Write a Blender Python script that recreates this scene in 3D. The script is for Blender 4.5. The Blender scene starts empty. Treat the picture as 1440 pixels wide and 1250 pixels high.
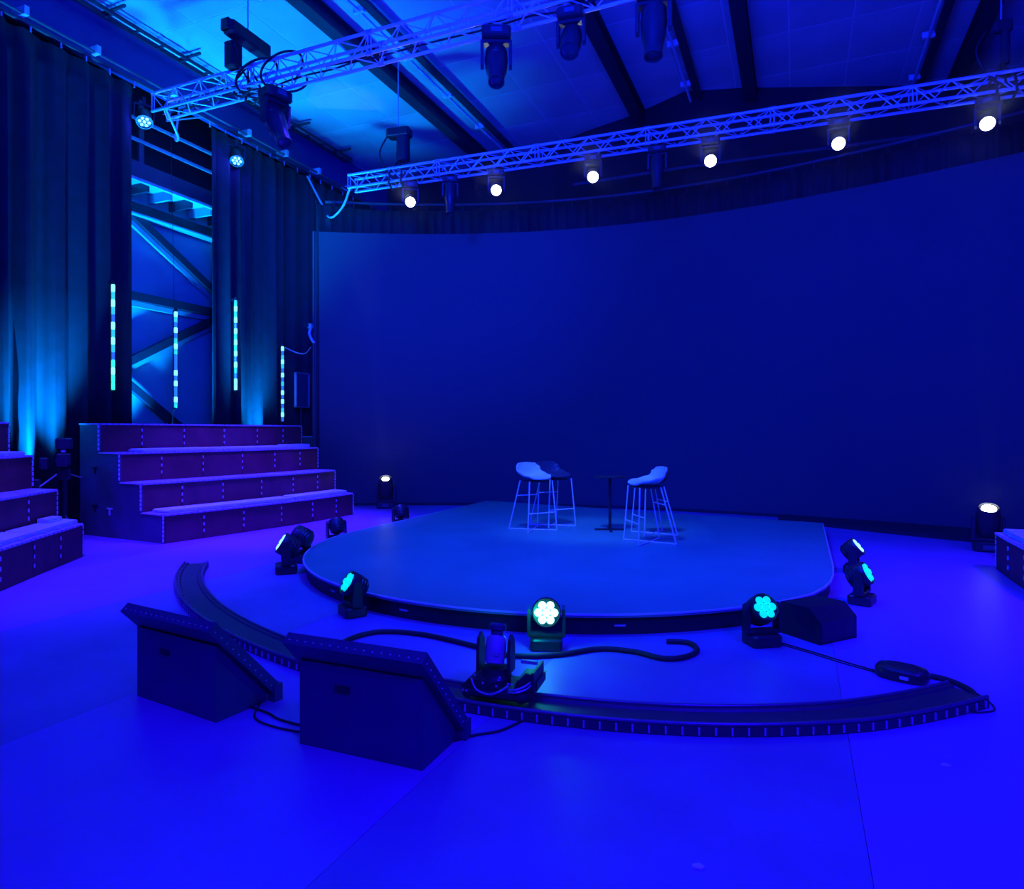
import bpy, bmesh, math, random
from mathutils import Vector, Matrix
random.seed(7)
S = bpy.context.scene
COL = S.collection
PI = math.pi
R = math.radians

# ------------------------------------------------------------ camera
cam = bpy.data.cameras.new('camera')
cam.sensor_width = 36.0
cam.lens = 931 / 1440 * 36
cam.shift_y = -18 / 1440
cam.clip_end = 200
co = bpy.data.objects.new('camera', cam)
COL.objects.link(co)
co.location = (0, 0, 1.6)
co.rotation_euler = (R(90), 0, math.atan(400 / 931))
S.camera = co

# ------------------------------------------------------------ world, exposure
w = bpy.data.worlds.new('dark_hall')
S.world = w
w.use_nodes = True
w.node_tree.nodes['Background'].inputs[0].default_value = (0.004, 0.01, 0.25, 1)
w.node_tree.nodes['Background'].inputs[1].default_value = 0.035
vs = S.view_settings
vs.view_transform = 'Standard'
vs.look = 'None'
vs.gamma = 1
vs.exposure = 0
vs.use_curve_mapping = False
S.cycles.use_denoising = True
S.cycles.max_bounces = 6
S.cycles.sample_clamp_indirect = 4

# ------------------------------------------------------------ stage lighting rig and added fills
def aim(o, target):
    d = Vector(target) - o.location
    o.rotation_euler = d.to_track_quat('-Z', 'Y').to_euler()

def lamp(kind, name, loc, target, power, color, size=0.3, angle=60, blend=0.6, size_y=None):
    l = bpy.data.lights.new(name, kind)
    l.energy = power
    l.color = color
    if kind == 'SPOT':
        l.spot_size = R(angle)
        l.spot_blend = blend
        l.shadow_soft_size = size
    elif kind == 'AREA':
        l.size = size
        if size_y:
            l.shape = 'RECTANGLE'
            l.size_y = size_y
    else:
        l.shadow_soft_size = size
    o = bpy.data.objects.new(name, l)
    COL.objects.link(o)
    o.location = loc
    if target:
        aim(o, target)
    return o

BLUE = (0.011, 0.0, 1.0)
VIO = (0.034, 0.010, 1.0)
STG = (0.0005, 0.040, 1.0)
CYAN = (0.0, 0.29, 1.0)
# blue floor washes hung from the front rig behind and beside the camera
lamp('SPOT', 'wash_front_right', (4.5, -1.5, 7.4), (2.2, 3.0, 0), 5800, BLUE, 0.6, 80, 1.0)
lamp('SPOT', 'wash_front_left', (-8.8, -1.0, 7.4), (-7.5, 3.8, 0), 4600, BLUE, 0.6, 66, 1.0)
lamp('SPOT', 'wash_front_middle', (-1.0, -3.5, 7.4), (-0.2, 0.6, 0), 4300, BLUE, 0.6, 62, 1.0)
lamp('SPOT', 'wash_right', (5.0, 6.5, 7.0), (2.9, 7.5, 0), 5200, VIO, 0.5, 52, 1.0)
lamp('SPOT', 'wash_seating', (-6.9, 8.6, 7.3), (-8.2, 8.6, 0.3), 10500, VIO, 0.4, 46, 0.8)
lamp('SPOT', 'wash_seating_near', (-7.0, 4.0, 7.3), (-8.0, 5.0, 0.3), 6000, VIO, 0.4, 52, 0.9)
# stage wash from the front truss
lamp('SPOT', 'stage_wash', (-2.6, 5.2, 7.3), (-2.7, 8.2, 0.2), 2450, STG, 0.5, 76, 0.9)
lamp('SPOT', 'stool_key', (-2.6, 6.0, 7.2), (-2.7, 9.0, 0.9), 1700, (0.045, 0.15, 1.0), 0.3, 24, 0.8)
# ceiling
lamp('SPOT', 'ceiling_cyan', (-10.4, 8.9, 1.3), (-8.9, 10.2, 8.7), 6000, CYAN, 0.45, 62, 0.9)
lamp('AREA', 'ceiling_blue_fill', (-1.5, 2.0, 5.0), (-0.5, 8.5, 8.7), 2100, (0.001, 0.012, 1.0), 3.0)  # unseen soft fill without a fitting, added to brighten the ceiling
# screen
lamp('SPOT', 'screen_fill', (-4.0, 4.0, 5.3), (-7.2, 12.5, 5.6), 3900, (0.002, 0.02, 1.0), 0.4, 60, 1.0)  # added lamp floating in mid-air, brightens the upper screen
# curtain uplights standing on the floor behind the seating
lamp('SPOT', 'curtain_uplight_near', (-10.0, 6.30, 0.2), (-10.6, 6.3, 3.4), 5200, CYAN, 0.08, 40, 0.9)
lamp('SPOT', 'curtain_uplight_far', (-10.05, 10.75, 0.2), (-10.55, 10.75, 2.6), 3600, CYAN, 0.08, 26, 0.9)
lamp('SPOT', 'bay_light', (-10.85, 8.0, 0.1), (-11.75, 9.1, 5.4), 7500, (0, 0.25, 1.0), 0.1, 40, 1.0)
# beams from the two lights at the foot of the screen, and the hot wash light's spill
lamp('SPOT', 'beam_near_seating', (-7.88, 11.66, 0.70), (-8.6, 11.7, 6.0), 420, (0.15, 0.35, 1.0), 0.06, 13, 0.6)
lamp('SPOT', 'beam_stage_side', (2.36, 10.62, 0.62), (2.42, 11.4, 6.0), 420, (0.15, 0.35, 1.0), 0.06, 13, 0.6)
lamp('POINT', 'aqua_spill', (-1.70, 4.40, 0.30), None, 4, (0.0, 0.7, 0.5), 0.05)

# ------------------------------------------------------------ materials
MATS = {}
def mat(name, col, rough=0.5, metal=0.0, spec=0.5, noise=0.0, nscale=6.0, bump=0.0, bscale=60.0, emit=None, es=0.0):
    if name in MATS:
        return MATS[name]
    m = bpy.data.materials.new(name)
    m.use_nodes = True
    nt = m.node_tree
    b = nt.nodes['Principled BSDF']
    b.inputs['Base Color'].default_value = (*col, 1)
    b.inputs['Roughness'].default_value = rough
    b.inputs['Metallic'].default_value = metal
    b.inputs['Specular IOR Level'].default_value = spec
    tc = nt.nodes.new('ShaderNodeTexCoord')
    if noise > 0:
        n = nt.nodes.new('ShaderNodeTexNoise')
        n.inputs['Scale'].default_value = nscale
        n.inputs['Detail'].default_value = 5
        nt.links.new(tc.outputs['Object'], n.inputs['Vector'])
        r = nt.nodes.new('ShaderNodeValToRGB')
        r.color_ramp.elements[0].position = 0.3
        r.color_ramp.elements[1].position = 0.7
        r.color_ramp.elements[0].color = (*[c * (1 - noise) for c in col], 1)
        r.color_ramp.elements[1].color = (*[min(1, c * (1 + noise)) for c in col], 1)
        nt.links.new(n.outputs['Fac'], r.inputs['Fac'])
        nt.links.new(r.outputs['Color'], b.inputs['Base Color'])
    if bump > 0:
        n2 = nt.nodes.new('ShaderNodeTexNoise')
        n2.inputs['Scale'].default_value = bscale
        n2.inputs['Detail'].default_value = 3
        nt.links.new(tc.outputs['Object'], n2.inputs['Vector'])
        bp = nt.nodes.new('ShaderNodeBump')
        bp.inputs['Strength'].default_value = bump
        bp.inputs['Distance'].default_value = 0.01
        nt.links.new(n2.outputs['Fac'], bp.inputs['Height'])
        nt.links.new(bp.outputs['Normal'], b.inputs['Normal'])
    if emit:
        b.inputs['Emission Color'].default_value = (*emit, 1)
        b.inputs['Emission Strength'].default_value = es
    MATS[name] = m
    return m

M_floor = mat('studio_floor_vinyl', (0.34, 0.13, 0.50), 0.42, noise=0.10, nscale=1.3, bump=0.05, bscale=25)
M_floor2 = mat('studio_floor_vinyl_dark', (0.24, 0.19, 0.40), 0.50, noise=0.12, nscale=1.6, bump=0.05, bscale=25)  # darker, greener sheet tone
M_floor3 = mat('studio_floor_vinyl_pale', (0.36, 0.14, 0.53), 0.45, noise=0.08, nscale=1.1, bump=0.05, bscale=25)  # slightly paler sheet tone
M_stage = mat('stage_top_grey', (0.11, 0.40, 0.27), 0.42, noise=0.10, nscale=1.5, bump=0.04, bscale=30)
M_black = mat('black_paint', (0.018, 0.018, 0.022), 0.55, noise=0.15, nscale=9)
M_blackgloss = mat('black_plastic', (0.03, 0.03, 0.035), 0.3, noise=0.1, nscale=14)
M_fixture = mat('fixture_black', (0.028, 0.028, 0.034), 0.38, noise=0.12, nscale=20)
M_rubber = mat('black_rubber', (0.02, 0.02, 0.024), 0.6, noise=0.1, nscale=30)
M_alu = mat('truss_aluminium', (0.85, 0.87, 0.90), 0.34, metal=0.15, noise=0.06, nscale=12)
M_steel = mat('bright_steel', (0.7, 0.7, 0.74), 0.3, metal=0.6, noise=0.05, nscale=12)
M_chrome = mat('white_stool_tube', (0.92, 0.92, 0.92), 0.3, noise=0.03, nscale=8)
M_seat = mat('pale_stool_shell', (0.80, 0.82, 0.85), 0.45, noise=0.03, nscale=8)
M_seatblack = mat('black_stool_shell', (0.012, 0.012, 0.016), 0.6, noise=0.05, nscale=8)
M_seatdark = mat('navy_stool_shell', (0.045, 0.05, 0.075), 0.5, noise=0.05, nscale=8)
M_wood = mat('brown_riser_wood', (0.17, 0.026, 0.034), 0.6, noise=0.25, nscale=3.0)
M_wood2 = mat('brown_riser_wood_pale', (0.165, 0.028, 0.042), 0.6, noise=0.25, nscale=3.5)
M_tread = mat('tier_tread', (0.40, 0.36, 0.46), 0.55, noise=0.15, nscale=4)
M_side = mat('tier_side_panel', (0.09, 0.09, 0.11), 0.6, noise=0.15, nscale=3)
M_dash = mat('white_stitch', (0.75, 0.72, 0.8), 0.5, noise=0.05, nscale=30)
M_cush = mat('pale_cushion_fabric', (0.58, 0.85, 0.88), 0.75, noise=0.05, nscale=14, bump=0.2, bscale=90)
M_curt = mat('black_stage_velvet', (0.022, 0.017, 0.036), 0.75, noise=0.2, nscale=5, bump=0.15, bscale=120)
M_curtb = mat('black_backing_cloth', (0.02, 0.02, 0.028), 0.8, noise=0.2, nscale=5)
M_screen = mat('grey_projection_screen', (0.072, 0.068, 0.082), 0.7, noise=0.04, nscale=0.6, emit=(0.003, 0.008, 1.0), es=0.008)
M_ceil = mat('ceiling_sheet', (0.55, 0.56, 0.58), 0.55, noise=0.12, nscale=0.8)
M_ceilb = mat('ceiling_joint', (0.85, 0.85, 0.85), 0.5, noise=0.05, nscale=5)
M_beam = mat('dark_roof_beam', (0.035, 0.03, 0.05), 0.6, noise=0.15, nscale=6)
M_wall = mat('painted_hall_wall', (0.30, 0.58, 0.58), 0.7, noise=0.12, nscale=1.2)
M_bulk = mat('dark_bulkhead', (0.11, 0.03, 0.22), 0.7, noise=0.1, nscale=1.5)
M_backw = mat('dark_back_wall', (0.018, 0.016, 0.03), 0.8, noise=0.1, nscale=2)
M_beam2 = mat('dark_bay_steel', (0.03, 0.03, 0.05), 0.5, noise=0.1, nscale=6)
M_pale = mat('pale_bay_steel', (0.40, 0.42, 0.46), 0.45, noise=0.1, nscale=5)
M_white = mat('lamp_white', (0.9, 0.9, 0.9), 0.3, noise=0.02, emit=(0.85, 0.92, 1.0), es=14)
M_green = mat('lamp_aqua', (0.1, 0.6, 0.6), 0.3, noise=0.02, emit=(0.0, 0.62, 0.42), es=1.3)
M_greenhot = mat('lamp_aqua_hot', (0.1, 0.9, 0.9), 0.3, noise=0.02, emit=(0.30, 1.0, 0.80), es=4.2)
M_greenring = mat('lamp_aqua_rim', (0.0, 0.3, 0.25), 0.4, noise=0.02, emit=(0.0, 0.8, 0.55), es=0.5)
M_slit = mat('lamp_pale_edge', (0.6, 0.9, 0.9), 0.3, noise=0.02, emit=(0.35, 0.95, 1.0), es=1.3)
M_pix_hi = mat('pixel_bright', (0.3, 0.8, 0.9), 0.3, noise=0.02, emit=(0.16, 0.85, 1.0), es=2.2)
M_pix_mid = mat('pixel_mid', (0.2, 0.6, 0.9), 0.3, noise=0.02, emit=(0.02, 0.42, 1.0), es=1.5)
M_pix_lo = mat('pixel_low', (0.1, 0.4, 0.9), 0.3, noise=0.02, emit=(0.02, 0.12, 1.0), es=1.2)
M_pix_gr = mat('pixel_green', (0.1, 0.8, 0.5), 0.3, noise=0.02, emit=(0.03, 0.9, 0.32), es=1.4)
M_par = mat('lamp_blue_white', (0.5, 0.6, 1), 0.3, noise=0.02, emit=(0.13, 0.27, 1.0), es=3.5)
M_lensdark = mat('dark_lens', (0.02, 0.03, 0.05), 0.08, noise=0.02)
M_cambody = mat('camera_grey_shell', (0.42, 0.42, 0.46), 0.4, noise=0.05, nscale=10)
M_sign = mat('dim_display_glass', (0.10, 0.11, 0.14), 0.3, noise=0.05, nscale=2)
M_mon = mat('monitor_case_charcoal', (0.06, 0.06, 0.11), 0.45, noise=0.1, nscale=5)
M_trackrail = mat('worn_track_rail', (0.16, 0.15, 0.20), 0.3, metal=0.4, noise=0.1, nscale=15)
M_bolt = mat('zinc_bolt', (0.6, 0.6, 0.66), 0.3, metal=0.3, noise=0.1, nscale=15)
M_track = mat('dark_track_steel', (0.055, 0.045, 0.07), 0.5, metal=0.2, noise=0.1, nscale=15)

# ------------------------------------------------------------ mesh helpers
class MB:
    def __init__(s):
        s.v = []; s.f = []
    def add(s, vs, fs):
        o = len(s.v)
        s.v += [tuple(p) for p in vs]
        s.f += [tuple(i + o for i in f) for f in fs]
        return s
    def box(s, c, size, rz=0.0, m=None):
        hx, hy, hz = [a / 2 for a in size]
        mm = Matrix.Translation(Vector(c)) @ Matrix.Rotation(rz, 4, 'Z')
        if m is not None:
            mm = Matrix.Translation(Vector(c)) @ m
        vs = [mm @ Vector((x * hx, y * hy, z * hz)) for x in (-1, 1) for y in (-1, 1) for z in (-1, 1)]
        return s.add(vs, [(0, 1, 3, 2), (4, 6, 7, 5), (0, 4, 5, 1), (2, 3, 7, 6), (0, 2, 6, 4), (1, 5, 7, 3)])
    def cbox(s, c, size, bev=0.01, rz=0.0):
        # box with chamfered vertical edges and top rim
        hx, hy, hz = [a / 2 for a in size]
        b = min(bev, hx * .9, hy * .9, hz * .9)
        def ring(ix, z):
            x, y = hx - ix, hy - ix
            return [(x - b, y, z), (x, y - b, z), (x, -y + b, z), (x - b, -y, z), (-x + b, -y, z), (-x, -y + b, z), (-x, y - b, z), (-x + b, y, z)]
        rings = [ring(b * .6, -hz), ring(0, -hz + b * .6), ring(0, hz - b * .6), ring(b * .6, hz)]
        mm = Matrix.Translation(Vector(c)) @ Matrix.Rotation(rz, 4, 'Z')
        return s.loft([[mm @ Vector(p) for p in r] for r in rings], True)
    def loft(s, rings, caps=True):
        n = len(rings[0]); vs = [p for r in rings for p in r]; fs = []
        for i in range(len(rings) - 1):
            for j in range(n):
                k = (j + 1) % n
                fs.append((i * n + j, (i + 1) * n + j, (i + 1) * n + k, i * n + k))
        if caps:
            fs.append(tuple(range(n)))
            fs.append(tuple(reversed(range((len(rings) - 1) * n, len(rings) * n))))
        return s.add(vs, fs)
    def tube(s, pts, r, n=8, closed=False, caps=True):
        pts = [Vector(p) for p in pts]
        rs = r if isinstance(r, (list, tuple)) else [r] * len(pts)
        rings = []; up = None
        N = len(pts)
        for i, p in enumerate(pts):
            a = pts[i - 1] if i > 0 else (pts[-1] if closed else pts[0])
            b = pts[i + 1] if i < N - 1 else (pts[0] if closed else pts[-1])
            t = (b - a)
            if t.length < 1e-9: t = Vector((0, 0, 1))
            t.normalize()
            if up is None:
                up = t.orthogonal().normalized()
            else:
                up = up - t * up.dot(t)
                up = up.normalized() if up.length > 1e-6 else t.orthogonal().normalized()
            q = t.cross(up)
            rings.append([p + (up * math.cos(2 * PI * k / n) + q * math.sin(2 * PI * k / n)) * rs[i] for k in range(n)])
        if closed:
            rings.append(rings[0]); caps = False
        return s.loft(rings, caps)
    def lathe(s, prof, n=20, m=None):
        # prof: (radius, height) along local Z
        rings = []
        for r, z in prof:
            ring = [Vector((r * math.cos(2 * PI * k / n), r * math.sin(2 * PI * k / n), z)) for k in range(n)]
            rings.append([m @ p for p in ring] if m is not None else ring)
        return s.loft(rings, True)
    def prism(s, poly, z0, z1):
        n = len(poly)
        return s.loft([[(x, y, z0) for x, y in poly], [(x, y, z1) for x, y in poly]], True)
    def extr(s, poly3, d):
        d = Vector(d)
        return s.loft([[Vector(p) for p in poly3], [Vector(p) + d for p in poly3]], True)
    def mesh(s, name, smooth=0):
        me = bpy.data.meshes.new(name)
        me.from_pydata(s.v, [], s.f)
        bm = bmesh.new(); bm.from_mesh(me)
        bmesh.ops.recalc_face_normals(bm, faces=bm.faces)
        bm.to_mesh(me); bm.free()
        if smooth:
            for p in me.polygons: p.use_smooth = True
            me.set_sharp_from_angle(angle=R(smooth))
        me.update()
        return me
    def build(s, name, m, parent=None, smooth=0, loc=None, rot=None, label=None, kind=None):
        me = s.mesh(name, smooth)
        me.materials.append(m)
        return link(name, me, parent, loc, rot, label, kind)

def link(name, me, parent=None, loc=None, rot=None, label=None, kind=None):
    o = bpy.data.objects.new(name, me)
    COL.objects.link(o)
    if parent: o.parent = parent
    if loc is not None: o.location = loc
    if rot is not None: o.rotation_euler = rot
    if label: o['label'] = label
    if kind: o['kind'] = kind
    return o

def tag(o, label, cat, group=None):
    o['label'] = label; o['category'] = cat
    if group: o['group'] = group
    return o

def thing(name, label, cat, loc=(0, 0, 0), rz=0.0, group=None):
    o = bpy.data.objects.new(name, None)
    o.empty_display_size = 0.1
    COL.objects.link(o)
    o.location = loc
    o.rotation_euler = (0, 0, rz)
    return tag(o, label, cat, group)

def kids(o):
    return [c for c in bpy.data.objects if c.parent == o]

def dup(o, loc=None, rz=None, label=None, parent=None):
    c = o.copy(); COL.objects.link(c)
    if parent: c.parent = parent
    if loc is not None: c.location = loc
    if rz is not None: c.rotation_euler = (0, 0, rz)
    if label: c['label'] = label
    for ch in kids(o): dup(ch, parent=c)
    return c

def structure(o):
    o['kind'] = 'structure'
    return o

def spline(pts, k=6):
    P = [Vector(p) for p in pts]; out = []
    for i in range(len(P) - 1):
        p0 = P[max(i - 1, 0)]; p1 = P[i]; p2 = P[i + 1]; p3 = P[min(i + 2, len(P) - 1)]
        for j in range(k):
            t = j / k
            out.append(0.5 * ((2 * p1) + (p2 - p0) * t + (2 * p0 - 5 * p1 + 4 * p2 - p3) * t * t + (3 * p1 - p0 - 3 * p2 + p3) * t ** 3))
    out.append(P[-1])
    return out

# ============================================================ SETTING
# floor: slab with vinyl sheets laid along Y
fl = structure(MB().box((-2.5, 6.5, -0.10), (21, 20, 0.17)).build('floor', M_floor2))
seam = [-13, -11.9, -9.85, -7.85, -5.84, -3.73, -1.58, 0.25, 2.3, 4.4, 6.5, 8]
fm = [M_floor, M_floor3, M_floor, M_floor3, M_floor2, M_floor, M_floor2, M_floor3, M_floor, M_floor, M_floor3]
for i in range(len(seam) - 1):
    x0, x1 = seam[i] + 0.0012, seam[i + 1] - 0.0012
    MB().box(((x0 + x1) / 2, 6.5, -0.0075), (x1 - x0, 20, 0.015)).build('floor_sheet', fm[i], fl)

# ceiling: pale backing with sheets, roof beams and conduits running along Y
ce = structure(MB().box((-2.4, 7.0, 8.80), (20, 21, 0.16)).build('ceiling', M_ceilb))
ys = [2.6 + 1.45 * i for i in range(11)]
xs = [-10.75, -9.62, -8.5, -7.3] + [-7.3 + 1.025 * i for i in range(1, 13)]
shared = {}
for i in range(len(xs) - 1):
    for j in range(len(ys) - 1):
        a, b = xs[i + 1] - xs[i] - 0.022, ys[j + 1] - ys[j] - 0.022
        key = (round(a, 3), round(b, 3))
        if key not in shared:
            shared[key] = MB().box((0, 0, 0), (a, b, 0.005)).mesh('ceiling_sheet')
            shared[key].materials.append(M_ceil)
        link('ceiling_sheet', shared[key], ce, ((xs[i] + xs[i + 1]) / 2, (ys[j] + ys[j + 1]) / 2, 8.7165 - 0.001 * ((i + j) % 2)))
for x in (-7.29, -3.18, -0.87, 2.9):
    b = MB()
    b.box((x, 8.6, 8.42), (0.24, 15.0, 0.025)); b.box((x, 8.6, 8.555), (0.05, 15.0, 0.25)); b.box((x, 8.6, 8.685), (0.24, 15.0, 0.02))
    b.build('roof_beam', M_beam, ce)
for x in (-6.6, -2.03, 2.12):
    c = MB().tube([(x, 1.5, 8.50), (x, 16, 8.50)], 0.028, 8).build('conduit', M_alu, ce, smooth=40)
    MB().box((x + 0.16, 8.6, 8.56), (0.14, 15, 0.06)).build('cable_duct', M_beam, ce)
    for k in range(9):
        y = 3 + 1.5 * k
        MB().box((x, y, 8.53), (0.2, 0.06, 0.10)).build('conduit_clip', M_alu, c)

# left wall with the steel bay seen through the curtain opening, bulkhead above the curtain
wl = structure(MB().box((-11.85, 7.0, 4.2), (0.2, 20, 8.9)).build('wall_left', M_wall))
MB().box((-10.85, 7.0, 8.25), (0.12, 20, 0.86)).build('bulkhead', M_bulk, wl)
def bar(name, p0, p1, wd, th, m, parent):
    p0, p1 = Vector(p0), Vector(p1)
    d = p1 - p0
    ang = math.atan2(d.z, d.y)
    return MB().box((p0 + p1) / 2, (th, d.length, wd), m=Matrix.Rotation(ang, 4, 'X')).build(name, m, parent)
bar('cross_brace', (-11.6, 8.2, 6.05), (-11.6, 11.3, 4.25), 0.15, 0.10, M_beam2, wl)
bar('cross_brace', (-11.6, 7.6, 2.35), (-11.6, 11.4, 4.45), 0.15, 0.10, M_beam2, wl)
bar('cross_brace', (-11.6, 8.0, 2.95), (-11.6, 10.6, 1.10), 0.15, 0.10, M_beam2, wl)
for a, b_ in (((-11.66, 8.2, 5.90), (-11.66, 11.3, 4.10)), ((-11.66, 7.6, 2.20), (-11.66, 11.4, 4.30)), ((-11.66, 6.8, 4.04), (-11.66, 12.2, 4.04))):
    bar('pale_strip', a, b_, 0.09, 0.06, M_pale, wl)  # pale bar set just below a dark one
bar('rail_beam', (-11.6, 6.8, 4.18), (-11.6, 12.2, 4.18), 0.16, 0.12, M_beam2, wl)
bar('girder', (-11.6, 6.0, 5.85), (-11.6, 13, 5.85), 0.22, 0.14, M_beam2, wl)
bar('girder_flange', (-11.55, 6.0, 5.72), (-11.55, 13, 5.72), 0.03, 0.26, M_pale, wl)
bar('walkway_fascia', (-11.0, 6.0, 6.34), (-11.0, 13, 6.34), 0.32, 0.06, M_side, wl)
bar('walkway_edge', (-10.97, 6.0, 6.17), (-10.97, 13, 6.17), 0.05, 0.08, M_pale, wl)
bar('walkway_deck', (-11.33, 6.0, 6.24), (-11.33, 13, 6.24), 0.04, 0.66, M_pale, wl)
for k in range(14):
    y = 6.2 + 0.48 * k
    MB().box((-11.33, y, 6.13), (0.62, 0.05, 0.18)).build('walkway_joist', M_beam2 if k % 2 else M_pale, wl)
bar('handrail', (-11.0, 6.0, 7.28), (-11.0, 13, 7.28), 0.05, 0.05, M_pale, wl)
bar('handrail', (-11.0, 6.0, 6.90), (-11.0, 13, 6.90), 0.05, 0.05, M_pale, wl)
MB().box((-11.03, 8.45, 7.0), (0.06, 0.10, 1.3)).build('handrail_post', M_side, wl)
MB().box((-11.55, 8.9, 7.4), (0.10, 20, 1.5)).build('dark_lining', M_backw, wl)
MB().box((-10.9, 14.9, 4.0), (0.06, 2.4, 7.9)).build('side_masking', M_backw, wl)

# back wall: plan bends forward in the middle
bw = [(-12, 16.1), (-8.2, 15.9), (-5.5, 15.45), (-4.6, 15.1), (-3.4, 14.75), (-2.15, 14.15), (-1.08, 14.45), (2.07, 15.7), (8, 16.4)]
b = MB()
n = len(bw)
b.loft([[(x, y, 0) for x, y in bw] + [(x, y + .15, 0) for x, y in reversed(bw)], [(x, y, 8.72) for x, y in bw] + [(x, y + .15, 8.72) for x, y in reversed(bw)]])
structure(b.build('wall_back', M_backw))
structure(MB().box((7.6, 7.0, 4.3), (0.2, 20, 8.9)).build('wall_right', M_bulk))
structure(MB().box((-2.4, -3.6, 4.3), (20, 0.2, 8.9)).build('wall_front', M_bulk))

# ============================================================ CURVED SCREEN
def scr_y(x):
    return 7.2e-05 * x ** 4 + 0.001741 * x ** 3 - 0.030729 * x ** 2 - 0.186097 * x + 13.300176
SX = [-9.5 + 0.2 * i for i in range(73)]
def band(xs_, off, z0, z1, th):
    b = MB()
    fr = [(x, scr_y(x) + off) for x in xs_]
    bk = [(x, scr_y(x) + off + th) for x in reversed(xs_)]
    return b.loft([[(x, y, z0) for x, y in fr + bk], [(x, y, z1) for x, y in fr + bk]])
sc = thing('curved_screen', 'huge curved dark blue projection screen behind the round stage', 'screen', (0, 0, 0))
band(SX, 0, 0.06, 5.9, 0.05).build('screen_surface', M_screen, sc, smooth=30)
band(SX, -0.01, 0.0, 0.06, 0.07).build('bottom_rail', M_black, sc, smooth=30)
MB().box((-9.52, scr_y(-9.5) + 0.02, 2.95), (0.04, 0.09, 5.9)).build('edge_post', M_side, sc)
# low black strip under the right half of the screen
px = [-0.3 + 0.25 * i for i in range(18)]
b = MB()
fr = [(x, 12.75 - 0.62 * (x + 0.3) + 0.045 * (x + .3) ** 2 * 1.0) for x in px]
bk = [(x, scr_y(x) - 0.03) for x in reversed(px)]
fr = [(x, min(y, scr_y(x) - 0.06)) for x, y in fr]
b.loft([[(x, y, 0) for x, y in fr + bk], [(x, y, 0.05) for x, y in fr + bk]])
tag(b.build('screen_foot_strip', M_backw), 'low matt black strip along the foot of the curved screen', 'plinth')

# ============================================================ CURTAINS
def curtain(name, label, path, z0, z1, fold, amp, m, hooks=True):
    P = spline([Vector((x, y, 0)) for x, y in path], 40)
    # arc-length resample
    L = [0]
    for i in range(1, len(P)): L.append(L[-1] + (P[i] - P[i - 1]).length)
    N = int(L[-1] / fold * 8)
    rng = random.Random(11 + int(path[0][1] * 10))
    ph = 0; pts = []; k = 0
    A = 1.0; F_ = 1.0
    for i in range(N + 1):
        s = L[-1] * i / N
        while k < len(L) - 2 and L[k + 1] < s: k += 1
        t = (s - L[k]) / max(L[k + 1] - L[k], 1e-6)
        p = P[k].lerp(P[k + 1], t)
        d = (P[k + 1] - P[k]).normalized()
        nrm = Vector((d.y, -d.x, 0))
        if i % 8 == 0:
            A = rng.uniform(0.45, 1.25); F_ = rng.uniform(0.75, 1.3)
        ph += 2 * PI / 8 * F_
        pts.append((p, nrm, math.sin(ph) * A + 0.25 * math.sin(2.3 * ph + 1)))
    b = MB()
    levels = [(z1, 0.35), (z1 - 0.35, 0.8), ((z0 + z1) / 2, 1.0), (z0 + 0.02, 1.15)]
    vs = []; n = len(pts)
    for z, f in levels:
        for p, q, a in pts: vs.append(p + q * (a * amp * f) + Vector((0, 0, z)))
    fs = []
    for r in range(len(levels) - 1):
        for i in range(n - 1):
            fs.append((r * n + i, r * n + i + 1, (r + 1) * n + i + 1, (r + 1) * n + i))
    b.add(vs, fs)
    t = thing(name, label, 'curtain', (P[0].x, P[0].y, z0))
    o = b.build('drape', m, t, smooth=70, loc=(-P[0].x, -P[0].y, -z0))
    md = o.modifiers.new('thick', 'SOLIDIFY'); md.thickness = 0.008
    if hooks:
        me = MB().box((0, 0, 0.045), (0.022, 0.022, 0.11)).mesh('hook'); me.materials.append(M_alu if z1 > 7 else M_fixture)
        H = int(L[-1] / 0.40)
        for i in range(H + 1):
            p = pts[int((n - 1) * i / max(H, 1))][0]
            link('hook', me, t, (p.x - P[0].x, p.y - P[0].y, z1 - z0))
    return t

curtain('stage_curtain', 'tall black curtain hanging between the camera and the lit steel bay', [(-10.6, 2.6), (-10.6, 5.5), (-10.6, 8.0)], 0.03, 7.60, 0.40, 0.12, M_curt)
curtain('stage_curtain', 'tall black curtain between the steel bay and the curved screen', [(-10.6, 9.62), (-10.6, 11.8), (-10.6, 14.2)], 0.03, 7.60, 0.34, 0.11, M_curt)
bx = [-9.5 + 0.85 * i for i in range(18)]
curtain('backdrop_curtain', 'black pleated backdrop curtain showing above the curved screen', [(x, scr_y(max(x, -9.5)) + 0.34 - (0.0 if x > -9.5 else 0.3)) for x in bx], 0.03, 6.5, 0.22, 0.05, M_curtb)
# rails
rl = thing('curtain_rail', 'straight curtain rail with ceiling brackets above the side curtains', 'rail', (-10.6, 8.4, 7.73))
MB().box((0, 0, 0), (0.05, 12.2, 0.05)).build('rail', M_side, rl)
MB().tube([(0.10, -6, 0.05), (0.10, 6, 0.05)], 0.022, 6).build('pipe', M_side, rl, smooth=40)
for y in (-3.3, -2.25, -1.15, 0.3, 2.1, 3.2, 4.3, 5.5):
    MB().box((0.02, y, 0.09), (0.30, 0.07, 0.13), rz=0.0).build('bracket', M_alu, rl)
P = [(x, scr_y(max(x, -9.5)) + 0.34, 6.64) for x in bx]
b = MB(); b.tube(P, 0.028, 6)
tag(b.build('backdrop_rail', M_side, smooth=40), 'dark curved rail carrying the pleated backdrop curtain', 'rail')
tag(MB().tube([(-4.5, 13.9, 7.03), (-2.0, 13.95, 7.05), (2.4, 14.2, 7.05)], 0.035, 8).build('scaffold_pipe', M_side, smooth=40), 'long dark steel pipe above the backdrop curtain', 'pipe')

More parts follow.
